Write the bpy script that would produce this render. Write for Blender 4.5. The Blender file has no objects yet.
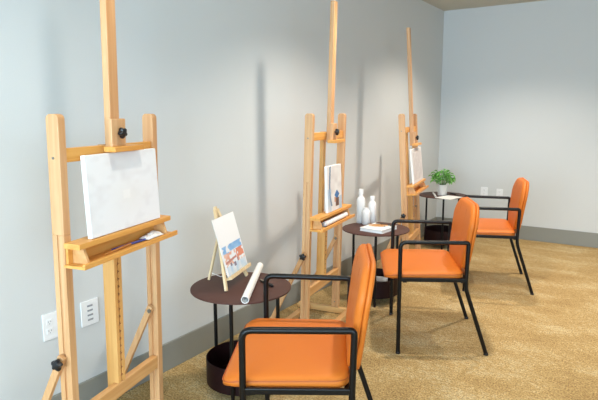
import bpy, bmesh, math, random
from mathutils import Vector, Matrix
random.seed(7)
SC = bpy.context.scene
COL = SC.collection
PI = math.pi

# ---------------------------------------------------------------- materials
def new_mat(name):
    m = bpy.data.materials.new(name); m.use_nodes = True
    nt = m.node_tree
    return m, nt, nt.nodes['Principled BSDF']

def lin(c):
    return tuple(((v/255)/12.92 if v/255 <= .04045 else ((v/255+.055)/1.055)**2.4) for v in c) + (1,)

def plain(name, rgb, rough=.5, metal=0, bump=0, scale=200, var=0, spec=.5):
    m, nt, b = new_mat(name)
    b.inputs['Base Color'].default_value = lin(rgb)
    b.inputs['Roughness'].default_value = rough
    b.inputs['Specular IOR Level'].default_value = spec
    b.inputs['Metallic'].default_value = metal
    tc = nt.nodes.new('ShaderNodeTexCoord')
    n = nt.nodes.new('ShaderNodeTexNoise'); n.inputs['Scale'].default_value = scale
    nt.links.new(tc.outputs['Object'], n.inputs['Vector'])
    if bump:
        bp = nt.nodes.new('ShaderNodeBump'); bp.inputs['Strength'].default_value = bump; bp.inputs['Distance'].default_value = .002
        nt.links.new(n.outputs['Fac'], bp.inputs['Height']); nt.links.new(bp.outputs['Normal'], b.inputs['Normal'])
    if var:
        mx = nt.nodes.new('ShaderNodeMix'); mx.data_type = 'RGBA'
        c = lin(rgb)
        mx.inputs['A'].default_value = tuple(v*(1-var) for v in c[:3]) + (1,)
        mx.inputs['B'].default_value = tuple(min(1, v*(1+var)) for v in c[:3]) + (1,)
        nt.links.new(n.outputs['Fac'], mx.inputs['Factor']); nt.links.new(mx.outputs['Result'], b.inputs['Base Color'])
    return m

def wood(name, rgb_a, rgb_b, axis, rough=.45):
    m, nt, b = new_mat(name)
    tc = nt.nodes.new('ShaderNodeTexCoord')
    mp = nt.nodes.new('ShaderNodeMapping')
    s = [38, 38, 38]; s['xyz'.index(axis)] = 1.8
    mp.inputs['Scale'].default_value = s
    n = nt.nodes.new('ShaderNodeTexNoise'); n.inputs['Scale'].default_value = 1; n.inputs['Detail'].default_value = 5
    n.inputs['Distortion'].default_value = .6
    cr = nt.nodes.new('ShaderNodeValToRGB')
    cr.color_ramp.elements[0].position = .35; cr.color_ramp.elements[0].color = lin(rgb_b)
    cr.color_ramp.elements[1].position = .62; cr.color_ramp.elements[1].color = lin(rgb_a)
    nt.links.new(tc.outputs['Object'], mp.inputs['Vector']); nt.links.new(mp.outputs['Vector'], n.inputs['Vector'])
    nt.links.new(n.outputs['Fac'], cr.inputs['Fac']); nt.links.new(cr.outputs['Color'], b.inputs['Base Color'])
    b.inputs['Roughness'].default_value = rough
    bp = nt.nodes.new('ShaderNodeBump'); bp.inputs['Strength'].default_value = .08; bp.inputs['Distance'].default_value = .001
    nt.links.new(n.outputs['Fac'], bp.inputs['Height']); nt.links.new(bp.outputs['Normal'], b.inputs['Normal'])
    return m

def wall_mat():
    m, nt, b = new_mat('painted_wallcovering')
    tc = nt.nodes.new('ShaderNodeTexCoord')
    n = nt.nodes.new('ShaderNodeTexNoise'); n.inputs['Scale'].default_value = 260; n.inputs['Detail'].default_value = 3
    cr = nt.nodes.new('ShaderNodeValToRGB')
    cr.color_ramp.elements[0].color = lin((204, 206, 205)); cr.color_ramp.elements[1].color = lin((211, 213, 212))
    nt.links.new(tc.outputs['Object'], n.inputs['Vector'])
    nt.links.new(n.outputs['Fac'], cr.inputs['Fac']); nt.links.new(cr.outputs['Color'], b.inputs['Base Color'])
    bp = nt.nodes.new('ShaderNodeBump'); bp.inputs['Strength'].default_value = .12; bp.inputs['Distance'].default_value = .001
    nt.links.new(n.outputs['Fac'], bp.inputs['Height']); nt.links.new(bp.outputs['Normal'], b.inputs['Normal'])
    b.inputs['Roughness'].default_value = .75
    return m

def carpet_mat():
    m, nt, b = new_mat('golden_carpet')
    tc = nt.nodes.new('ShaderNodeTexCoord')
    def noise(scale, mapscale=(1, 1, 1), rot=0, detail=4, dist=0):
        mp = nt.nodes.new('ShaderNodeMapping'); mp.inputs['Scale'].default_value = mapscale; mp.inputs['Rotation'].default_value = (0, 0, rot)
        n = nt.nodes.new('ShaderNodeTexNoise'); n.inputs['Scale'].default_value = scale; n.inputs['Detail'].default_value = detail
        n.inputs['Distortion'].default_value = dist
        nt.links.new(tc.outputs['Object'], mp.inputs['Vector']); nt.links.new(mp.outputs['Vector'], n.inputs['Vector'])
        return n
    big = noise(1.0, (2.2, 5.0, 1), .9, 4, .3)
    mid = noise(1.0, (30, 55, 1), .9, 6, .3)
    fine = noise(120, detail=4)
    cr = nt.nodes.new('ShaderNodeValToRGB')
    e = cr.color_ramp.elements
    e[0].position = .32; e[0].color = lin((168, 134, 80))
    e[1].position = .69; e[1].color = lin((222, 202, 158))
    x = e.new(.50); x.color = lin((197, 165, 108))
    add = nt.nodes.new('ShaderNodeMath'); add.operation = 'MULTIPLY_ADD'; add.inputs[1].default_value = .45
    nt.links.new(mid.outputs['Fac'], add.inputs[0])
    m2 = nt.nodes.new('ShaderNodeMath'); m2.operation = 'MULTIPLY'; m2.inputs[1].default_value = .55
    nt.links.new(big.outputs['Fac'], m2.inputs[0]); nt.links.new(m2.outputs[0], add.inputs[2])
    nt.links.new(add.outputs[0], cr.inputs['Fac'])
    mx = nt.nodes.new('ShaderNodeMix'); mx.data_type = 'RGBA'; mx.blend_type = 'MULTIPLY'; mx.inputs['Factor'].default_value = 1
    c2 = nt.nodes.new('ShaderNodeValToRGB')
    c2.color_ramp.elements[0].position = .36; c2.color_ramp.elements[0].color = (.42, .40, .36, 1)
    c2.color_ramp.elements[1].position = .60; c2.color_ramp.elements[1].color = (1, 1, 1, 1)
    nt.links.new(fine.outputs['Fac'], c2.inputs['Fac'])
    nt.links.new(cr.outputs['Color'], mx.inputs['A']); nt.links.new(c2.outputs['Color'], mx.inputs['B'])
    nt.links.new(mx.outputs['Result'], b.inputs['Base Color'])
    b.inputs['Roughness'].default_value = .95
    bp = nt.nodes.new('ShaderNodeBump'); bp.inputs['Strength'].default_value = .5; bp.inputs['Distance'].default_value = .004
    nt.links.new(fine.outputs['Fac'], bp.inputs['Height']); nt.links.new(bp.outputs['Normal'], b.inputs['Normal'])
    return m

def attr_mat(name, rough=.7):
    m, nt, b = new_mat(name)
    a = nt.nodes.new('ShaderNodeVertexColor'); a.layer_name = 'paint'
    nt.links.new(a.outputs['Color'], b.inputs['Base Color']); b.inputs['Roughness'].default_value = rough
    return m

M = dict(
    wall=wall_mat(),
    carpet=carpet_mat(),
    ceiling=plain('ceiling_paint', (200, 196, 182), .9, bump=.2, scale=120),
    base=plain('grey_baseboard', (138, 138, 130), .5, bump=.05),
    pz=wood('pale_beech_upright', (218, 172, 124), (204, 150, 100), 'z'),
    py=wood('pale_beech_rail', (218, 170, 114), (204, 148, 88), 'y'),
    px=wood('pale_beech_foot', (228, 182, 120), (214, 158, 94), 'x'),
    gy=wood('honey_beech_rail', (232, 172, 92), (218, 150, 68), 'y'),
    gz=wood('honey_beech_upright', (232, 178, 108), (218, 158, 86), 'z'),
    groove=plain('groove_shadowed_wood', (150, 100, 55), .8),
    small=wood('pine_display', (232, 208, 168), (222, 192, 146), 'z'),
    black=plain('black_plastic', (22, 22, 26), .35),
    steel=plain('satin_black_steel', (5, 5, 7), .36, spec=.32),
    metal=plain('bolt_metal', (150, 145, 135), .35, 1),
    leather=plain('orange_leather', (209, 113, 36), .5, bump=.15, scale=500, var=.06, spec=.3),
    piping=plain('orange_seam', (186, 92, 34), .5),
    table=plain('brown_table_enamel', (84, 55, 48), .55, spec=.25, bump=.05, scale=300, var=.08),
    bin=plain('maroon_bin_enamel', (30, 10, 11), .5, spec=.2),
    white=plain('white_glaze', (238, 238, 238), .3),
    paper=plain('white_paper', (240, 239, 236), .8, bump=.05),
    papergrey=plain('grey_printed_paper', (205, 208, 212), .8, var=.1, scale=30),
    ceramic=plain('white_ceramic', (232, 230, 226), .4),
    soil=plain('potting_soil', (60, 42, 30), .95, bump=.6),
    leaf=plain('leaf_green', (116, 182, 84), .45, var=.45, scale=18),
    stem=plain('stem_green', (90, 130, 60), .6),
    plate=plain('white_outlet_plate', (236, 236, 236), .35),
    slot=plain('outlet_slot', (150, 152, 156), .6),
    brush_a=plain('brush_handle_tan', (205, 140, 70), .4),
    brush_d=plain('brush_dark', (60, 44, 36), .5),
    blue=plain('blue_plastic', (70, 84, 170), .4),
    art=attr_mat('painted_surface'),
    blind=plain('window_frame_white', (225, 228, 230), .5),
)

# ---------------------------------------------------------------- mesh helpers
class MB:
    def __init__(s): s.bm = bmesh.new(); s.mi = 0
    def face(s, vs):
        try:
            f = s.bm.faces.new(vs); f.material_index = s.mi; return f
        except ValueError: return None
    def box(s, a, b):
        x0, y0, z0 = a; x1, y1, z1 = b
        v = [s.bm.verts.new(p) for p in ((x0,y0,z0),(x1,y0,z0),(x1,y1,z0),(x0,y1,z0),(x0,y0,z1),(x1,y0,z1),(x1,y1,z1),(x0,y1,z1))]
        for q in ((3,2,1,0),(4,5,6,7),(0,1,5,4),(1,2,6,5),(2,3,7,6),(3,0,4,7)): s.face([v[i] for i in q])
        return s
    def prism(s, poly, y0, y1):          # poly in (x,z), extruded along y
        a = [s.bm.verts.new((x, y0, z)) for x, z in poly]; b = [s.bm.verts.new((x, y1, z)) for x, z in poly]
        s.face(a); s.face(b[::-1]); n = len(poly)
        for i in range(n): s.face([a[i], b[i], b[(i+1) % n], a[(i+1) % n]][::-1])
        return s
    def prism_z(s, poly, z0, z1):        # poly in (x,y), extruded along z
        a = [s.bm.verts.new((x, y, z0)) for x, y in poly]; b = [s.bm.verts.new((x, y, z1)) for x, y in poly]
        s.face(a[::-1]); s.face(b); n = len(poly)
        for i in range(n): s.face([a[i], a[(i+1) % n], b[(i+1) % n], b[i]])
        return s
    def bar(s, p, q, w, h, up=(0, 0, 1)):  # rectangular bar from p to q; w across, h along up
        p, q = Vector(p), Vector(q); d = (q-p).normalized(); sd = d.cross(Vector(up)).normalized(); u = sd.cross(d)
        vs = []
        for c in (p, q):
            for a, b in ((-1,-1),(1,-1),(1,1),(-1,1)): vs.append(s.bm.verts.new(c+sd*(a*w/2)+u*(b*h/2)))
        for f in ((3,2,1,0),(4,5,6,7),(0,1,5,4),(1,2,6,5),(2,3,7,6),(3,0,4,7)): s.face([vs[i] for i in f])
        return s
    def tube(s, pts, r, n=14, caps=True, sx=1.0):
        pts = [Vector(p) for p in pts]; rings = []
        rr = r if isinstance(r, (list, tuple)) else [r]*len(pts)
        prev = None
        for i, p in enumerate(pts):
            if i == 0: t = pts[1]-p
            elif i == len(pts)-1: t = p-pts[-2]
            else: t = (pts[i+1]-p).normalized()+(p-pts[i-1]).normalized()
            t.normalize()
            if prev is None:
                a = Vector((0, 0, 1)) if abs(t.z) < .9 else Vector((1, 0, 0))
                u = t.cross(a).normalized()
            else:
                u = (prev-t*prev.dot(t)).normalized()
            prev = u; v = t.cross(u)
            rings.append([s.bm.verts.new(p+(u*math.cos(k*2*PI/n)+v*math.sin(k*2*PI/n)*sx)*rr[i]) for k in range(n)])
        for a, b in zip(rings, rings[1:]):
            for k in range(n): s.face([a[k], a[(k+1) % n], b[(k+1) % n], b[k]])
        if caps: s.face(rings[0][::-1]); s.face(rings[-1])
        return s
    def lathe(s, prof, c=(0, 0, 0), n=32):
        rings = []
        for r, z in prof:
            if r < 1e-5: rings.append([s.bm.verts.new((c[0], c[1], c[2]+z))])
            else: rings.append([s.bm.verts.new((c[0]+r*math.cos(k*2*PI/n), c[1]+r*math.sin(k*2*PI/n), c[2]+z)) for k in range(n)])
        for a, b in zip(rings, rings[1:]):
            for k in range(n):
                k2 = (k+1) % n
                if len(a) == 1 and len(b) == 1: continue
                if len(a) == 1: s.face([a[0], b[k2], b[k]][::-1])
                elif len(b) == 1: s.face([a[k], a[k2], b[0]])
                else: s.face([a[k], a[k2], b[k2], b[k]])
        return s
    def build(s, name, mats, parent=None, bevel=0, smooth=None, sub=0):
        bmesh.ops.recalc_face_normals(s.bm, faces=s.bm.faces)
        me = bpy.data.meshes.new(name); s.bm.to_mesh(me); s.bm.free()
        o = bpy.data.objects.new(name, me); COL.objects.link(o)
        for m in (mats if isinstance(mats, (list, tuple)) else [mats]): me.materials.append(m)
        if parent: o.parent = parent
        if bevel:
            b = o.modifiers.new('bevel', 'BEVEL'); b.width = bevel; b.segments = 2; b.limit_method = 'ANGLE'; b.angle_limit = .6
        if sub:
            b = o.modifiers.new('sub', 'SUBSURF'); b.levels = sub; b.render_levels = sub
        if smooth:
            me.polygons.foreach_set('use_smooth', [True]*len(me.polygons))
            if smooth != 'all':
                for e in me.edges: pass
                me.set_sharp_from_angle(angle=math.radians(smooth))
        return o

def empty(name, loc, rz=0):
    o = bpy.data.objects.new(name, None); COL.objects.link(o); o.location = loc; o.rotation_euler = (0, 0, rz); o.empty_display_size = .1
    return o
def tag(o, label=None, cat=None, group=None, kind=None):
    if label: o['label'] = label
    if cat: o['category'] = cat
    if group: o['group'] = group
    if kind: o['kind'] = kind
    return o
def copy_tree(o, parent=None):
    c = o.copy(); COL.objects.link(c); c.parent = parent
    for ch in list(o.children): copy_tree(ch, c)
    return c

def rrect(a, b, r, n=7):                 # rounded rectangle outline, half sizes a,b
    out = []
    r = min(r, a, b)
    for cx, cy, t0 in ((a-r, b-r, 0), (-a+r, b-r, PI/2), (-a+r, -b+r, PI), (a-r, -b+r, 1.5*PI)):
        for k in range(n+1):
            t = t0+k*PI/2/n; out.append((cx+r*math.cos(t), cy+r*math.sin(t)))
    return out
def pad(mb, a, b, r, layers, fn, n=12, close=True):
    """stack of rounded rectangles: layers = [(inset, height)], fn maps (p,q,h) to a point"""
    rings = []
    for ins, h in layers:
        rings.append([mb.bm.verts.new(fn(p, q, h)) for p, q in rrect(a-ins, b-ins, max(r-ins, .004), n)])
    for A, B in zip(rings, rings[1:]):
        N = len(A)
        for k in range(N): mb.face([A[k], A[(k+1) % N], B[(k+1) % N], B[k]])
    if close: mb.face(rings[0][::-1]); mb.face(rings[-1])

# ---------------------------------------------------------------- room
DY = 6.28; CH = 2.515; BH = .155; X1, Y0 = 4.6, -3.6
def struct(o): return tag(o, kind='structure')
struct(MB().box((-.12, Y0-.12, -.1), (X1+.12, DY+.12, 0)).build('floor', M['carpet']))
struct(MB().box((-.12, Y0-.12, CH), (X1+.12, DY+.12, CH+.1)).build('ceiling', M['ceiling']))
struct(MB().box((-.12, Y0-.12, 0), (0, DY+.12, CH)).build('wall_left', M['wall']))
struct(MB().box((0, DY, 0), (X1+.12, DY+.12, CH)).build('wall_back', M['wall']))
struct(MB().box((0, .0-.0+Y0, 0), (.012, DY, BH)).build('baseboard_left', M['base'], bevel=.003))
struct(MB().box((.012, DY-.012, 0), (X1, DY, BH)).build('baseboard_back', M['base'], bevel=.003))
# wall behind the camera with a wide daylight window, right wall with another
WX0, WX1, WZ0, WZ1 = .4, 4.2, .7, 2.35
mb = MB()
mb.box((0, Y0-.12, 0), (X1+.12, Y0, WZ0)); mb.box((0, Y0-.12, WZ1), (X1+.12, Y0, CH))
mb.box((0, Y0-.12, WZ0), (WX0, Y0, WZ1)); mb.box((WX1, Y0-.12, WZ0), (X1+.12, Y0, WZ1))
struct(mb.build('wall_front', M['wall']))
RY0, RY1 = -2.8, .8
mb = MB()
mb.box((X1, Y0, 0), (X1+.12, DY, WZ0)); mb.box((X1, Y0, WZ1), (X1+.12, DY, CH))
mb.box((X1, Y0, WZ0), (X1+.12, RY0, WZ1)); mb.box((X1, RY1, WZ0), (X1+.12, DY, WZ1))
struct(mb.build('wall_right', M['wall']))
def frame_bars(mb, along, p0, p1, off, n):
    for k in range(n+1):
        t = p0+(p1-p0)*k/n
        t = min(max(t, p0+.025), p1-.025)
        if along == 'x': mb.box((t-.025, off-.03, WZ0), (t+.025, off+.03, WZ1))
        else: mb.box((off-.03, t-.025, WZ0), (off+.03, t+.025, WZ1))
    for z in (WZ0, WZ1-.05):
        if along == 'x': mb.box((p0, off-.03, z), (p1, off+.03, z+.05))
        else: mb.box((off-.03, p0, z), (off+.03, p1, z+.05))
    return mb
struct(frame_bars(MB(), 'x', WX0, WX1, Y0-.06, 3).build('window_1', M['blind']))
struct(frame_bars(MB(), 'y', RY0, RY1, X1+.06, 4).build('window_2', M['blind']))

# ---------------------------------------------------------------- outlets
def outlet(name, loc, rz, w, h, kind, label, group):
    r = empty(name, loc, rz)             # local x = out of wall, y along wall
    tag(r, label, 'outlet', group)
    MB().box((0, -w/2, -h/2), (.006, w/2, h/2)).build('cover_plate', M['plate'], r, bevel=.002)
    if kind == 'power':
        for yc in ([-w/4, w/4] if w > .1 else [0]):
            for zc in (-.02, .02):
                MB().box((.0055, yc-.014, zc-.013), (.008, yc+.014, zc+.013)).build('socket', M['plate'], r, bevel=.001)
                mb = MB()
                mb.box((.0075, yc-.007, zc-.001), (.0086, yc-.0045, zc+.007)); mb.box((.0075, yc+.0045, zc-.001), (.0086, yc+.007, zc+.006))
                mb.box((.0075, yc-.002, zc-.009), (.0086, yc+.002, zc-.005))
                mb.build('socket_slots', M['slot'], r)
    else:
        for k in range(4):
            zc = -.033+.022*k
            MB().box((.0055, -.014, zc-.004), (.0075, .014, zc+.004)).build('port', M['slot'], r)
    return r
outlet('wall_outlet', (0, 1.318, .472), 0, .115, .118, 'power', 'wide white power outlet plate on the left wall half hidden by the nearest easel post', 'wall plates')
outlet('data_outlet', (0, 1.492, .472), 0, .092, .118, 'data', 'white data port plate seen between the uprights of the nearest easel', 'wall plates')
outlet('wall_outlet', (.543, DY, .497), -PI/2, .078, .105, 'power', 'left white outlet plate on the back wall beside the potted plant table', 'wall plates')
outlet('wall_outlet', (.712, DY, .49), -PI/2, .07, .1, 'power', 'right white outlet plate on the back wall above the far chair arm', 'wall plates')

# ---------------------------------------------------------------- easels
W, WP, DP, L = .522, .032, .049, 1.376
def star_knob(mb, c, axis, r=.02, n=5):
    c = Vector(c); axis = Vector(axis).normalized()
    a = axis.orthogonal().normalized(); b = axis.cross(a)
    def ring(k, d):
        out = []
        for i in range(40):
            t = i*2*PI/40; rr = k*(r*.84+r*.15*math.cos(n*t)); out.append(mb.bm.verts.new(c+axis*d+(a*math.cos(t)+b*math.sin(t))*rr))
        return out
    R = [ring(.85, 0), ring(1, .004), ring(1, .013), ring(.8, .018), ring(.35, .02)]
    for A, B in zip(R, R[1:]):
        for k in range(40): mb.face([A[k], A[(k+1) % 40], B[(k+1) % 40], B[k]])
    mb.face(R[0][::-1]); mb.face(R[-1])

def easel(x, y, p, t, tray, clamp, mast_top, label):
    """local x = towards the sitter, y = across, z = up; upright frame leans back by t"""
    root = tag(empty('wooden_easel', (x, y, 0), p), label, 'easel', 'wooden studio easels along the left wall')
    def up(o): o.rotation_euler = (0, -t, 0); return o
    def upb(mb, name, mat, bevel=.002, parent=root, smooth=None):
        return up(mb.build(name, mat, parent, bevel=bevel, smooth=smooth))
    # side posts: rounded top, long groove in both side faces
    for k in (0, 1):
        y0, y1 = k*W, k*W+WP
        gs0, gs1 = .10, .98
        mb = MB()
        top = [(0, gs1)]
        rr = .017
        for i in range(7):
            a = i*PI/2/6; top.append((-rr+rr*math.cos(a), L-rr+rr*math.sin(a)))
        for i in range(7):
            a = PI/2+i*PI/2/6; top.append((-DP+rr+rr*math.cos(a), L-rr+rr*math.sin(a)))
        top.append((-DP, gs1))
        mb.prism(top, y0, y1)
        g0, g1, gd = -.030, -.020, .007
        prof = [(0, y0), (0, y1), (g1, y1), (g1, y1-gd), (g0, y1-gd), (g0, y1), (-DP, y1), (-DP, y0), (g0, y0), (g0, y0+gd), (g1, y0+gd), (g1, y0)]
        mb.prism_z(prof, gs0, gs1)
        bot = [(0, gs0), (-DP, gs0), (-DP, .046), (0, .046)]
        mb.prism(bot, y0, y1)
        post = upb(mb, 'side_post', M['pz'], bevel=.0018)
        for s in (.085, 1.235):
            for yy, dirn in ((y0, -1),):
                mb = MB(); mb.tube([(-.026, yy+.004, s), (-.026, yy+dirn*.002, s)], .0045, 10)
                b = mb.build('bolt', M['metal'], post)
    # cross rails of the frame
    upb(MB().box((-.034, WP, 1.218), (-.010, W, 1.264)), 'upper_rail', M['gy'])
    upb(MB().box((-.032, WP, .276), (-.004, W, .331)), 'lower_rail', M['py'])
    # ratchet post behind the rails and sliding mast in front of them
    yc = (W+WP)/2
    cp = upb(MB().box((-.060, yc-.020, .276), (-.0345, yc+.020, 1.264)), 'ratchet_post', M['gz'])
    lo = MB().box((-.0345, yc-.022, .332), (-.006, yc-.0045, tray-.10)); lo.box((-.0345, yc+.0045, .332), (-.006, yc+.022, tray-.10))
    lo.box((-.0345, yc-.0045, .332), (-.014, yc+.0045, tray-.10))
    up(lo.build('ratchet_track', M['gz'], root, bevel=.0008))
    mb = MB(); s = .35
    while s < tray-.12:
        mb.prism([(-.0138, s), (-.0035, s+.012), (-.0138, s+.016)], yc-.004, yc+.004); s += .030
    up(mb.build('ratchet_teeth', M['groove'], root))
    # mast
    mst = MB(); m0 = clamp-.003
    mst.box((-.009, yc-.042, m0), (.018, yc+.010, mast_top))
    upb(mst, 'mast', M['pz'], bevel=.003)
    # clamp: block and jutting ledge with knob
    cl = MB(); cl.box((.0185, yc-.062, clamp), (.038, yc+.018, clamp+.112))
    cl = upb(cl, 'clamp_block', M['pz'], bevel=.003)
    MB().box((.0185, yc-.086, clamp-.004), (.068, yc+.086, clamp+.015)).build('clamp_ledge', M['gy'], cl, bevel=.002)
    mb = MB(); star_knob(mb, (.045, yc-.022, clamp+.062), (1, 0, 0), .021); mb.tube([(.037, yc-.022, clamp+.062), (.05, yc-.022, clamp+.062)], .006, 10)
    mb.build('knob', M['black'], cl, smooth=35)
    # tray
    T = empty('canvas_tray', (0, 0, 0)); T.parent = root; up(T)
    MB().box((.0005, -.004, tray-.019), (.064, W+WP-.012, tray)).build('canvas_ledge', M['gy'], T, bevel=.0015)
    lowm = MB().box((.0005, -.008, tray-.083), (.085, W+WP+.006, tray-.073)); lowm.box((.076, -.008, tray-.073), (.085, W+WP+.006, tray-.064))
    lowm.build('tray_bottom', M['gy'], T, bevel=.0015)
    MB().box((.0005, .004, tray-.073), (.010, W+WP-.02, tray-.019)).build('tray_back', M['gy'], T)
    for y0, y1 in ((.024, .036), (W+WP-.058, W+WP-.046)):
        MB().prism([(.0105, tray-.073), (.072, tray-.073), (.052, tray-.019), (.0105, tray-.019)], y0, y1).build('tray_end', M['py'], T, bevel=.001)
    # braces from the posts back to the base
    ct, st = math.cos(t), math.sin(t)
    def fr(d, s): return (ct*d-st*s, st*d+ct*s)
    for k in (0, 1):
        yb = -.011 if k == 0 else W-.011
        a = fr(-.024, .560); b = (-.262, .052)
        br = MB(); br.bar((a[0], yb, a[1]), (b[0], yb, b[1]), .018, .026, up=(1, 0, 0))
        br = br.build('brace', M['pz'], root, bevel=.002)
        kx, kz = fr(-.026, .540)
        mb = MB()
        if k == 0:
            star_knob(mb, (kx, yb-.016, kz), (0, -1, 0), .022); mb.tube([(kx, yb-.005, kz), (kx, yb-.018, kz)], .005, 10)
            mb.build('knob', M['black'], br, smooth=35)
        else:
            mb.tube([(kx, yb-.008, kz), (kx, yb-.013, kz)], .009, 12); mb.build('bolt', M['metal'], br)
    # base
    for k in (0, 1):
        y0 = k*W
        f = MB().prism([(-.31, .004), (.11, .004), (.11, .028), (.098, .044), (-.298, .044), (-.31, .028)], y0, y0+WP)
        f = f.build('foot', M['px'], root, bevel=.002)
        for xx in (-.29, .085): MB().lathe([(0, 0), (.012, 0), (.012, .005), (0, .005)], (xx, y0+WP/2, 0), 14).build('foot_pad', M['black'], f)
    MB().box((-.245, WP+.0005, .006), (-.205, W-.0005, .043)).build('rear_base_rail', M['py'], root, bevel=.002)
    MB().box((.058, WP+.0005, .006), (.096, W-.0005, .043)).build('front_base_rail', M['py'], root, bevel=.002)
    return root

E1 = dict(x=.504, y=1.044, p=.247, t=-.020, tray=.957, clamp=1.248)
E2 = dict(x=.444, y=2.669, p=.138, t=-.027, tray=.776, clamp=1.205)
E3 = dict(x=.479, y=4.234, p=.179, t=.060, tray=.789, clamp=1.108)
easel(*[E1[k] for k in ('x', 'y', 'p', 't', 'tray', 'clamp')], 2.10, 'nearest pale wooden easel with tall mast, holding a blank wide canvas')
easel(*[E2[k] for k in ('x', 'y', 'p', 't', 'tray', 'clamp')], 2.03, 'middle wooden easel holding a narrow sketched canvas, white paper roll in its tray')
easel(*[E3[k] for k in ('x', 'y', 'p', 't', 'tray', 'clamp')], 2.085, 'farthest wooden easel near the room corner, beside the potted plant table')

def easel_pt(E, u, d, s):
    ct, st = math.cos(E['t']), math.sin(E['t']); xl, zl = ct*d-st*s, st*d+ct*s
    c, sn = math.cos(E['p']), math.sin(E['p'])
    return Vector((E['x']+c*xl-sn*u, E['y']+sn*xl+c*u, zl))

# ---------------------------------------------------------------- paintings (colour grids on real canvases)
def mixc(a, b, t): t = max(0, min(1, t)); return tuple(a[i]*(1-t)+b[i]*t for i in range(3))
def vnoise(x, y, seed=0):
    def h(i, j): return (math.sin(i*127.1+j*311.7+seed*74.7)*43758.5453) % 1
    i, j = math.floor(x), math.floor(y); fx, fy = x-i, y-j; fx = fx*fx*(3-2*fx); fy = fy*fy*(3-2*fy)
    return (h(i, j)*(1-fx)+h(i+1, j)*fx)*(1-fy)+(h(i, j+1)*(1-fx)+h(i+1, j+1)*fx)*fy
def art_grid(name, w, h, fn, parent, x, nx=70, nz=80):
    me = bpy.data.meshes.new(name); bm = bmesh.new()
    g = [[bm.verts.new((x, -w/2+w*i/nx, h*j/nz)) for i in range(nx+1)] for j in range(nz+1)]
    for j in range(nz):
        for i in range(nx): bm.faces.new([g[j][i], g[j][i+1], g[j+1][i+1], g[j+1][i]])
    bm.to_mesh(me); bm.free()
    ca = me.color_attributes.new('paint', 'FLOAT_COLOR', 'POINT')
    for k, v in enumerate(me.vertices):
        c = fn((v.co.y+w/2)/w, v.co.z/h); ca.data[k].color = lin(c)
    o = bpy.data.objects.new(name, me); COL.objects.link(o); o.parent = parent; me.materials.append(M['art'])
    return o
def canvas(name, E, uc, w, h, d_bot, d_top, s0, thick, fn, label, cat='canvas'):
    base = easel_pt(E, uc, d_bot, s0)
    r = empty(name, base, E['p']); lean = E['t']+math.atan2(d_bot-d_top, h)
    r.rotation_euler = (0, -lean, E['p']); r.rotation_mode = 'XYZ'
    tag(r, label, cat, 'canvases on the easels')
    MB().box((-thick, -w/2, 0), (0, w/2, h)).build('canvas_body', M['paper'], r, bevel=.003)
    art_grid('painted_face', w-.006, h-.006, fn, r, .0012).location = (0, 0, .003)
    return r
def art_blank(u, v):
    c = (240, 240, 242)
    n = vnoise(u*6, v*7, 1)*.6+vnoise(u*15, v*17, 2)*.4
    c = mixc(c, (228, 226, 228), max(0, n-.45)*1.6)
    d = math.hypot((u-.55)/.35, (v-.4)/.3)
    c = mixc((238, 234, 230), c, .4+d*.6) if d < 1 else c
    for a in (.35, .52): 
        if abs(u-.5) < .05 and abs(v-.45) < .06: c = mixc(c, (248, 246, 244), .3)
    return c
def art_sketch(u, v):
    c = mixc((236, 234, 230), (214, 208, 204), vnoise(u*5, v*9, 5)*.9)
    if abs(u-(.12+.20*(1-v)-.10*math.sin(v*4))) < .05 and v > .12: c = mixc(c, (96, 120, 150), .85)
    if u < .22 and v < .5: c = mixc(c, (150, 182, 214), .6*vnoise(u*12, v*12, 3)+.1)
    if abs(u-.64)*3+abs(v-.34)*5 < .55: c = (66, 118, 176)
    if abs(u-.66) < .12 and .08 < v < .27: c = mixc((156, 118, 96), (84, 60, 52), vnoise(u*18, v*24, 4))
    if abs(u-.5) < .05 and .18 < v < .30: c = (200, 150, 120)
    if u > .8 and v < .3: c = mixc(c, (150, 186, 214), .5)
    return c
def art_lines(u, v):
    c = (226, 222, 220)
    if .08 < v < .9 and .08 < u < .92:
        l = abs(((u-.1)*7+math.sin(v*9)*.18) % 1-.5)
        if l < .10: c = mixc(c, (170, 165, 166), .55)
        c = mixc(c, (196, 190, 190), vnoise(u*14, v*18, 8)*.5)
    return c
canvas('wide_canvas', E1, .275, .412, .283, .054, .038, .9585, .018, art_blank, 'wide nearly blank white canvas standing on the nearest easel')
canvas('narrow_canvas', E2, .277, .238, .284, .050, .032, .7775, .018, art_sketch, 'narrow canvas with blue and brown sketch on the middle easel')
canvas('pale_canvas', E3, .275, .41, .292, .052, .037, .7905, .018, art_lines, 'pale grey line drawing canvas on the farthest easel')

# things lying in the trays
def tray_roll():
    a = easel_pt(E2, .10, .050, .776-.0555); b = easel_pt(E2, .47, .050, .776-.0555)
    d = (b-a)
    mb = MB(); mb.tube([a, b], .0165, 20, caps=False); mb.tube([a, b], .0145, 20, caps=False)
    mb.tube([a+d*.004, a+d*.012], .0147, 20)
    o = mb.build('paper_roll', M['paper'], smooth='all')
    return tag(o, 'white rolled paper lying in the tray of the middle easel', 'paper roll')
tray_roll()
def thin_brush(p, q, r, handle, tip, label, group, name='paint_brush', cat='brush'):
    p, q = Vector(p), Vector(q)
    root = empty(name, p); tag(root, label, cat, group)
    v = q-p
    MB().tube([(0, 0, 0), v*.35, v*.7, v*.78], [r*.5, r, r*.9, r*.7], 10).build('handle', handle, root, smooth=40)
    MB().tube([v*.78, v*.88], r*.8, 10).build('ferrule', M['metal'], root, smooth=40)
    MB().tube([v*.88, v*.94, v], [r*.8, r, r*.2], 10).build('bristles', tip, root, smooth=40)
    return root
sl = .957-.0725
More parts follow.
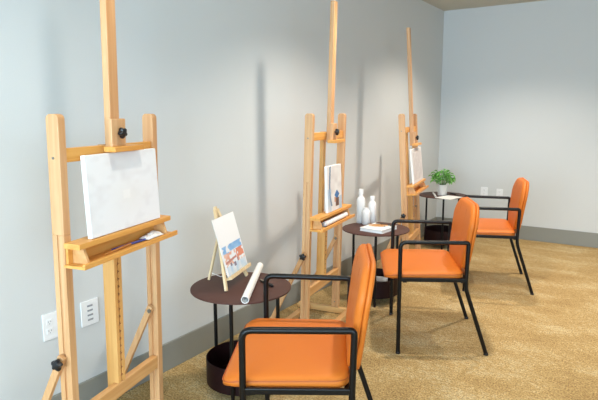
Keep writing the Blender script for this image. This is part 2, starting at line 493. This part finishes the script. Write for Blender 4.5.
for k, (u0, u1, d0, d1, h) in enumerate(((.20, .45, .030, .055, M['blue']), (.14, .38, .050, .035, M['brush_a']))):
    thin_brush(easel_pt(E1, u0, d0, sl+.005), easel_pt(E1, u1, d1, sl+.005), .0045, h, M['brush_d'],
               ['blue handled paint brush lying in the tray of the nearest easel', 'tan handled paint brush lying in the tray of the nearest easel'][k], 'brushes in the nearest tray')
# crumpled white wipe at the far end of the tray
mb = MB(); nx, ny = 14, 10; g = []
for j in range(ny+1):
    row = []
    for i in range(nx+1):
        u = .378+.11*i/nx; d = .020+.046*j/ny
        s = sl+.006+.026*vnoise(i*.7, j*.9, 11)*(math.sin(PI*i/nx)*math.sin(PI*j/ny))**.5
        row.append(mb.bm.verts.new(easel_pt(E1, u, d, s)))
    g.append(row)
for j in range(ny):
    for i in range(nx): mb.face([g[j][i], g[j][i+1], g[j+1][i+1], g[j+1][i]])
o = mb.build('crumpled_wipe', M['paper'], smooth='all'); sm = o.modifiers.new('thick', 'SOLIDIFY'); sm.thickness = .001
tag(o, 'crumpled white paper wipe at the right end of the nearest easel tray', 'wipe')

# ---------------------------------------------------------------- chairs
WF, WR, LA, HA, HR = .623, .586, .376, .66, .441
def arc(p, c, q, r, n=6):
    """polyline p->c->q with the corner at c rounded by r"""
    p, c, q = Vector(p), Vector(c), Vector(q)
    a = c+(p-c).normalized()*r; b = c+(q-c).normalized()*r
    out = []
    for k in range(n+1):
        t = k/n; out.append(a*(1-t)**2+c*2*t*(1-t)+b*t*t)
    return out
def make_chair():
    root = empty('armchair', (0, 0, 0))
    r = .0118
    for s in (-1, 1):
        yf, yr = s*WF/2, s*WR/2
        F0 = (.001, yf, .006); F1 = (0, yf, HA); R1 = (LA, yr, HA); RB = (LA-.006, yr, .400); R0 = (LA+.128, yr-s*.010, .006)
        MB().tube([F0, (0, yf, .3)]+[(0, yf, HA-.045)], r, 16).build('front_leg', M['steel'], root, smooth=50)
        MB().tube([(0, yf, HA-.045)]+arc((0, yf, 0), F1, R1, .035)+arc(F1, R1, RB, .016)+[(LA, yr, HA-.03)], r*1.02, 16).build('armrest', M['steel'], root, smooth=50)
        MB().tube([(LA, yr, HA-.03)]+arc(R1, RB, R0, .04)+[R0], r, 16).build('rear_leg', M['steel'], root, smooth=50)
        MB().bar((0, yf, HR+.002), (LA-.004, yr, HR+.002), .016, .022).build('side_rail', M['steel'], root, bevel=.003)
        for P in (F0, R0):
            MB().lathe([(0, 0), (.0135, 0), (.0135, .008), (.0128, .012), (0, .012)], (P[0], P[1], 0), 16).build('glide', M['black'], root)
        MB().bar((LA-.002, yr-s*.005, .60), (LA+.005, s*.205, .60), .006, .035).build('back_bracket', M['steel'], root, bevel=.001)
        MB().bar((LA-.004, yr-s*.005, .478), (LA-.012, s*.205, .478), .006, .03).build('back_bracket', M['metal'], root, bevel=.001)
    MB().bar((.03, -WF/2+.01, HR-.010), (.03, WF/2-.01, HR-.010), .022, .018).build('front_rail', M['steel'], root, bevel=.002)
    MB().bar((LA-.02, -WR/2+.01, HR-.010), (LA-.02, WR/2-.01, HR-.010), .022, .018).build('rear_rail', M['steel'], root, bevel=.002)
    # seat: thick cushion, waterfall front
    mb = MB(); cx = .140; a, b = .224, .292
    def fs(p, q, h):
        x = cx+p; z = .437+h*.80
        f = max(0, (-p-a*.45)/(a*.55))
        if h > .02: z -= .020*f*f
        z += .006*math.cos(min(1, abs(q)/b)*PI/2) if h > .04 else 0
        wid = 1-.055*(p/a+1)/2
        return (x, q*wid, z)
    pad(mb, a, b, .055, [(.025, .0), (.010, .003), (.002, .012), (0, .024), (.001, .038), (.006, .048), (.016, .055), (.035, .059), (.07, .061), (.12, .062), (.18, .0625)], fs)
    seat = mb.build('seat', M['leather'], root, smooth='all')
    mb = MB(); pts = [fs(p, q, .041) for p, q in rrect(a-.0005, b-.0005, .055)]; mb.tube(pts+[pts[0], pts[1]], .0022, 6, caps=False)
    mb.build('seam', M['piping'], seat, smooth='all')
    # backrest: front pad and rear shell, leaning back
    zc, hh, ww = .648, .207, .258
    def fb(off, sgn):
        def f(p, q, h):                   # p across, q up, h thickness
            z = zc+q
            x = .346+(z-.46)*.115+.008*max(0, (z-.62)/.25)**2
            x -= .016*(1-(p/ww)**2)*-1*.6  # gentle wrap round the sitter
            return (x+off+sgn*h, p*(.84+.16*min(1, max(0, (z-.44)/.30))), z)
        return f
    mb = MB()
    pad(mb, ww, hh, .135, [(.008, .0), (.002, .003), (0, .009), (.001, .016), (.006, .024), (.016, .029), (.04, .032), (.08, .033), (.14, .0335)], fb(.032, -1))
    bk = mb.build('backrest', M['leather'], root, smooth='all')
    mb = MB()
    pad(mb, ww+.002, hh+.002, .137, [(.010, -.001), (.003, .001), (0, .004), (.001, .010), (.005, .016), (.015, .019), (.05, .021), (.12, .0215)], fb(.033, 1))
    mb.build('back_shell', M['leather'], root, smooth='all')
    for pp in (-.085, .085):
        f = fb(.032, -1); mb = MB(); mb.tube([f(pp, q, .0328) for q in [(-.17+.34*i/16) for i in range(17)]], .0016, 6)
        mb.build('stitching', M['piping'], bk, smooth='all')
    return root
chair = make_chair()
for i, (x, y, th, lab) in enumerate(((.866, 1.624, .507, 'nearest orange leather armchair with black frame, cut off by the bottom edge'),
                                     (.829, 3.099, .475, 'middle orange leather armchair with black frame, between the other two chairs'),
                                     (.859, 4.452, .332, 'farthest orange leather armchair with black frame, in front of the back wall'))):
    o = chair if i == 0 else copy_tree(chair)
    o.location = (x, y, 0); o.rotation_euler = (0, 0, th)
    tag(o, lab, 'chair', 'orange armchairs in a row')

# ---------------------------------------------------------------- side tables
TH, TR, RL = .538, .2455, .190
TABS = ((.477, 2.012, -1.142), (.447, 3.618, -1.125), (.321, 5.518, -1.222))
def make_table():
    root = empty('side_table', (0, 0, 0))
    MB().lathe([(0, TH-.010), (TR-.012, TH-.010), (TR, TH-.008), (TR, TH-.001), (TR-.002, TH), (0, TH)], n=72).build('table_top', M['table'], root, smooth=30)
    for k in range(3):
        a = k*2*PI/3
        MB().tube([(RL*math.cos(a), RL*math.sin(a), .001), (RL*math.cos(a), RL*math.sin(a), TH-.010)], .0095, 14).build('leg', M['steel'], root, smooth=50)
    z0, z1, R = .055, .185, .180
    MB().lathe([(0, z0), (R-.004, z0), (R, z0+.004), (R, z1-.002), (R-.002, z1), (R-.004, z1-.002), (R-.004, z0+.006), (0, z0+.006)], n=64).build('storage_bin', M['bin'], root, smooth=30)
    return root
tb = make_table()
for i, (x, y, a) in enumerate(TABS):
    o = tb if i == 0 else copy_tree(tb)
    o.location = (x, y, 0); o.rotation_euler = (0, 0, a)
    tag(o, ('nearest round brown side table, carrying the little display easel', 'middle round brown side table, carrying three white bottles',
            'farthest round brown side table, carrying the potted plant')[i], 'side table', 'round side tables with storage bins')
def packet(name, c, rz, w, l, h, tilt, label):
    o = MB().box((-w/2, -l/2, 0), (w/2, l/2, h)).build(name, M['papergrey'], bevel=.001)
    o.location = c; o.rotation_euler = (tilt, 0, rz); return tag(o, label, 'paper packet', 'papers in the table bins')
packet('paper_packet', (.395, 1.94, .0612), .5, .06, .09, .012, 0, 'small pale packet in the bin under the nearest table')
packet('paper_packet', (.50, 3.60, .0612), .3, .10, .12, .105, 0, 'pale paper stack in the bin under the middle table')

# ---------------------------------------------------------------- table 1: display easel, art card, paper roll, marker
DE = (.438, 2.028, TH); dp, dt = .298, .27
r = empty('display_easel', DE, dp); tag(r, 'miniature pale wood display easel standing on the nearest round table', 'display easel')
tt = math.tan(dt)
def fp(u, s, d=0): return (math.cos(dt)*d-math.sin(dt)*s, u, math.sin(dt)*d+math.cos(dt)*s)
for s in (-1, 1):
    a = Vector((0, s*.132, .006)); b = Vector(fp(.018+s*.012, .385, -.010))
    MB().bar(a, b, .020, .012, up=(1, 0, 0)).build('front_leg', M['small'], r, bevel=.001)
MB().bar(fp(.018, .30, -.03), fp(.018, .400, -.010), .022, .012, up=(1, 0, 0)).build('top_block', M['small'], r, bevel=.002)
MB().bar(fp(.030, .30, -.016), (-.158, .012, .006), .015, .011, up=(1, 0, 0)).build('rear_leg', M['small'], r, bevel=.001)
mb = MB(); mb.box((-.004, -.095, .046), (.028, .165, .057)); mb.box((.022, -.095, .057), (.028, .165, .063))
o = mb.build('ledge', M['small'], r, bevel=.001); o.rotation_euler = (0, -dt, 0)
mb = MB(); mb.tube([(-.020, .0, .06), (-.09, .004, .03), (-.150, .014, .045)], .0015, 6); mb.build('spread_cord', M['paper'], r)
def art_bridge(u, v):
    c = (246, 246, 247)
    if v < .50 and .05 < u < .97:
        n = vnoise(u*9, v*14, 21)
        c = mixc((214, 226, 238), (240, 240, 240), n)
        if v > .36:
            k = vnoise(u*7+3, v*22, 22)
            if k > .42: c = mixc((70, 140, 214), (120, 176, 226), n)
        if .16 < v < .38:
            k = vnoise(u*16, v*20, 23)
            if k > .5: c = mixc((214, 120, 84), (226, 178, 152), n)
            if u > .62 and v > .22 and k > .3: c = (216, 100, 60)
            if abs(v-.22-.06*u) < .02 and u < .6: c = (176, 92, 76)
        if v < .16:
            k = vnoise(u*12, v*10, 24); c = mixc((150, 190, 224), (226, 228, 232), k)
        if (abs(u-.45) < .05 and abs(v-.14) < .035) or (abs(u-.28) < .04 and abs(v-.17) < .03): c = (92, 78, 104)
        if abs(u-.62) < .03 and abs(v-.19) < .03: c = (130, 70, 70)
    return mixc(c, (236, 238, 242), .30)
cb = Vector(DE)+Matrix.Rotation(dp, 3, 'Z') @ Vector(fp(.034, .0585, .0105))
c = empty('art_card', cb, dp); c.rotation_euler = (0, -dt, dp)
tag(c, 'white art card with blue and orange bridge painting on the display easel', 'art card')
MB().box((-.003, -.127, 0), (0, .127, .287)).build('card', M['paper'], c)
art_grid('painting', .252, .285, art_bridge, c, .0008, 90, 110).location = (0, 0, .001)

def roll(name, p, q, ro, label):
    p, q = Vector(p), Vector(q); d = (q-p).normalized(); mb = MB(); n = 28
    mb.tube([p, q], ro, n, caps=False); mb.tube([p, q], ro-.002, n, caps=False)
    u = d.orthogonal().normalized(); v = d.cross(u)
    for e in (p, q):                      # rims and inner curl
        A = [mb.bm.verts.new(e+(u*math.cos(k*2*PI/n)+v*math.sin(k*2*PI/n))*ro) for k in range(n)]
        B = [mb.bm.verts.new(e+(u*math.cos(k*2*PI/n)+v*math.sin(k*2*PI/n))*(ro-.003)) for k in range(n)]
        for k in range(n): mb.face([A[k], A[(k+1) % n], B[(k+1) % n], B[k]])
    mb.tube([p+d*.002, q-d*.002], ro*.55, 16, caps=False)
    return tag(mb.build(name, M['paper'], smooth=50), label, 'paper roll')
roll('paper_roll', (.651, 1.825, TH+.0185), (.372, 2.305, TH+.0185), .018, 'long white paper roll overhanging the nearest table beside the art card')
def marker(p, q, label):
    p, q = Vector(p), Vector(q); v = q-p; rt = empty('marker_pen', p); tag(rt, label, 'marker', 'black marker pens')
    MB().tube([(0, 0, 0), v*.30], .0065, 12).build('cap', M['metal'], rt, smooth=40)
    MB().tube([v*.30, v*.95, v], [.0075, .0075, .004], 12).build('barrel', M['black'], rt, smooth=40)
marker((.512, 2.125, TH+.0078), (.622, 2.079, TH+.0078), 'black marker with silver cap on the nearest table')

# ---------------------------------------------------------------- table 2: bottles, pad, brushes
def bottle(x, y, h, rad, neck, label):
    rt = empty('bottle', (x, y, TH)); tag(rt, label, 'bottle', 'white bottles on the middle table')
    sh = h*.66
    prof = [(0, 0), (rad*.9, 0), (rad, .004), (rad, sh), (rad*.95, sh+.012), (rad*.78, sh+.024), (neck*1.15, sh+.032), (neck, sh+.038), (neck, h*.90), (0, h*.90)]
    MB().lathe(prof, n=36).build('bottle_body', M['white'], rt, smooth=40)
    MB().lathe([(0, h*.86), (neck*1.2, h*.86), (neck*1.2, h*.985), (neck*1.15, h), (0, h)], n=28).build('cap', M['white'], rt, smooth=40)
bottle(.256, 3.752, .262, .0335, .0155, 'tallest white bottle, left at the back of the middle table')
bottle(.330, 3.800, .208, .031, .0150, 'medium tall white bottle, right behind the short one')
bottle(.322, 3.712, .128, .0305, .0145, 'short white bottle in front of the two taller ones')
PC = (.487, 3.580); pr = -.10
rt = empty('sketch_pad', (PC[0], PC[1], TH), pr); tag(rt, 'thick white sketch pad with brushes on it on the middle table', 'sketch pad')
MB().box((-.090, -.106, .002), (.090, .106, .023)).build('page_block', M['paper'], rt, bevel=.001)
MB().box((-.092, -.108, 0), (.092, .108, .002)).build('back_cover', M['papergrey'], rt)
MB().box((-.092, -.108, .023), (.092, .108, .0248)).build('front_cover', M['paper'], rt)
zp = TH+.0248
thin_brush((.40, 3.600, zp+.0045), (.575, 3.640, zp+.0045), .0042, M['brush_a'], M['brush_d'], 'tan paint brush lying across the sketch pad', 'brushes on the sketch pad')
thin_brush((.43, 3.650, zp+.0045), (.585, 3.668, zp+.0045), .004, M['brush_d'], M['brush_d'], 'dark paint brush at the back of the sketch pad', 'brushes on the sketch pad')
thin_brush((.42, 3.555, zp+.0045), (.55, 3.600, zp+.0045), .0038, M['brush_a'], M['paper'], 'thin tan paint brush with white bristles on the sketch pad', 'brushes on the sketch pad')

# ---------------------------------------------------------------- table 3: potted plant, papers, roll, marker
PX, PY = .318, 5.490
rt = empty('potted_plant', (PX, PY, TH)); tag(rt, 'small leafy green plant in a white ribbed pot on the farthest table', 'potted plant')
prof = [(0, 0), (.040, 0), (.044, .003)]
for k in range(9):
    z = .008+k*.0115; rr_ = .0445+.004*k/8; prof += [(rr_, z), (rr_+.0016, z+.004), (rr_, z+.008)]
prof += [(.0495, .112), (.046, .113), (.045, .100), (0, .100)]
MB().lathe(prof, n=40).build('pot', M['ceramic'], rt, smooth=40)
MB().lathe([(0, .1035), (.045, .1015), (.045, .1005), (0, .1005)], n=24).build('soil', M['soil'], rt)
fol = MB(); stm = MB(); rnd = random.Random(3)
for k in range(170):
    az = rnd.uniform(0, 2*PI); el = rnd.uniform(.0, 1.0); R = .112*math.sqrt(1-el*el*.75)*rnd.uniform(.45, 1.0)
    base = Vector((.018*math.cos(az), .018*math.sin(az), .10))
    tip = Vector((R*math.cos(az), R*math.sin(az), .125+.125*el*rnd.uniform(.6, 1)+.02*rnd.random()))
    if k % 3 == 0: stm.tube([base, (base+tip)/2+Vector((0, 0, .015)), tip], .0012, 5)
    d = Vector((math.cos(az+rnd.uniform(-.7, .7)), math.sin(az+rnd.uniform(-.7, .7)), rnd.uniform(-.4, .5))).normalized()
    sd = d.cross(Vector((0, 0, 1))).normalized(); upv = sd.cross(d)
    ll = rnd.uniform(.032, .05); wl = ll*.30
    mid = [fol.bm.verts.new(tip+d*ll*t+upv*(.010*math.sin(PI*t)-.006*t)) for t in (0, .25, .5, .75, 1)]
    lf = [fol.bm.verts.new(tip+d*ll*t+sd*wl*w+upv*(.010*math.sin(PI*t)+.006)) for t, w in ((.22, .85), (.5, 1), (.76, .65))]
    rg = [fol.bm.verts.new(tip+d*ll*t-sd*wl*w+upv*(.010*math.sin(PI*t)+.006)) for t, w in ((.22, .85), (.5, 1), (.76, .65))]
    for S, fl in ((lf, 0), (rg, 1)):
        for f in ([mid[0], mid[1], S[0]], [mid[1], mid[2], S[1], S[0]], [mid[2], mid[3], S[2], S[1]], [mid[3], mid[4], S[2]]): fol.face(f)
fol.build('foliage', M['leaf'], rt, smooth='all'); stm.build('stems', M['stem'], rt)
o = MB().box((-.085, -.115, 0), (.085, .115, .006)).build('notepad', M['paper'], bevel=.001)
o.location = (.430, 5.360, TH); o.rotation_euler = (0, 0, -.25); tag(o, 'white notepad lying beside the plant pot on the farthest table', 'notepad')
roll('paper_roll', (.318, 5.300, TH+.0095), (.203, 5.545, TH+.0095), .009, 'short thin white paper roll left of the plant pot on the farthest table')
marker((.470, 5.560, TH+.0078), (.356, 5.640, TH+.0078), 'black marker behind the notepad on the farthest table')

# ---------------------------------------------------------------- ceiling lamps and daylight
LAMPS = ((1.08, -.70, 20, 125), (1.05, 1.20, 38, 125), (1.08, 3.08, 118, 125), (1.02, 4.98, 118, 125), (2.9, -.70, 15, 105), (2.9, 1.20, 24, 105), (2.9, 3.08, 48, 105), (2.6, 4.98, 110, 105))
P_WIN = 345
lmat, nt, b = new_mat('lamp_lens'); b.inputs['Emission Color'].default_value = (1, .86, .68, 1); b.inputs['Emission Strength'].default_value = 4
for i, (x, y, pw, ang) in enumerate(LAMPS):
    rt = empty('ceiling_downlight', (x, y, CH))
    tag(rt, 'round recessed white ceiling downlight over the room', 'downlight', 'ceiling downlights')
    MB().lathe([(.075, -.001), (.095, -.001), (.095, -.006), (.075, -.004)], n=32).build('trim_ring', M['blind'], rt)
    MB().lathe([(0, -.002), (.074, -.002), (.074, -.001), (0, -.001)], n=32).build('lens', lmat, rt)
    ld = bpy.data.lights.new('downlight_lamp', 'SPOT'); ld.energy = pw; ld.color = (1, .91, .80)
    ld.spot_size = math.radians(ang); ld.spot_blend = .7; ld.shadow_soft_size = .045
    lo = bpy.data.objects.new('downlight_lamp', ld); COL.objects.link(lo); lo.parent = rt; lo.location = (0, 0, -.02)
def area(name, loc, rot, sx, sy, e, col):
    ld = bpy.data.lights.new(name, 'AREA'); ld.shape = 'RECTANGLE'; ld.size = sx; ld.size_y = sy; ld.energy = e; ld.color = col
    lo = bpy.data.objects.new(name, ld); COL.objects.link(lo); lo.location = loc; lo.rotation_euler = rot
    return lo
area('window_daylight', ((WX0+WX1)/2, Y0-.14, (WZ0+WZ1)/2), (PI/2, 0, 0), WX1-WX0, WZ1-WZ0, P_WIN, (.57, .80, 1.0))
area('window_daylight', (X1+.14, (RY0+RY1)/2, (WZ0+WZ1)/2), (0, PI/2, 0), WZ1-WZ0, RY1-RY0, P_WIN*.35, (.57, .80, 1.0))
w = bpy.data.worlds.new('daylight'); SC.world = w; w.use_nodes = True
bg = w.node_tree.nodes['Background']; bg.inputs['Color'].default_value = (.78, .88, 1, 1); bg.inputs['Strength'].default_value = .6

# ---------------------------------------------------------------- camera
cam = bpy.data.cameras.new('camera'); co = bpy.data.objects.new('camera', cam); COL.objects.link(co)
F, PITCH, YAW, ROLL = 546.5, .157, .577, -.002
cam.sensor_width = 36; cam.lens = 36*F/598; cam.sensor_fit = 'HORIZONTAL'; cam.clip_start = .05
co.matrix_world = Matrix.Translation((2.127, 0, 1.376)) @ Matrix.Rotation(YAW, 4, 'Z') @ Matrix.Rotation(PI/2-PITCH, 4, 'X') @ Matrix.Rotation(ROLL, 4, 'Z')
SC.camera = co
SC.view_settings.view_transform = 'Standard'; SC.view_settings.look = 'None'; SC.view_settings.gamma = 1
SC.view_settings.exposure = .13; SC.view_settings.use_curve_mapping = False
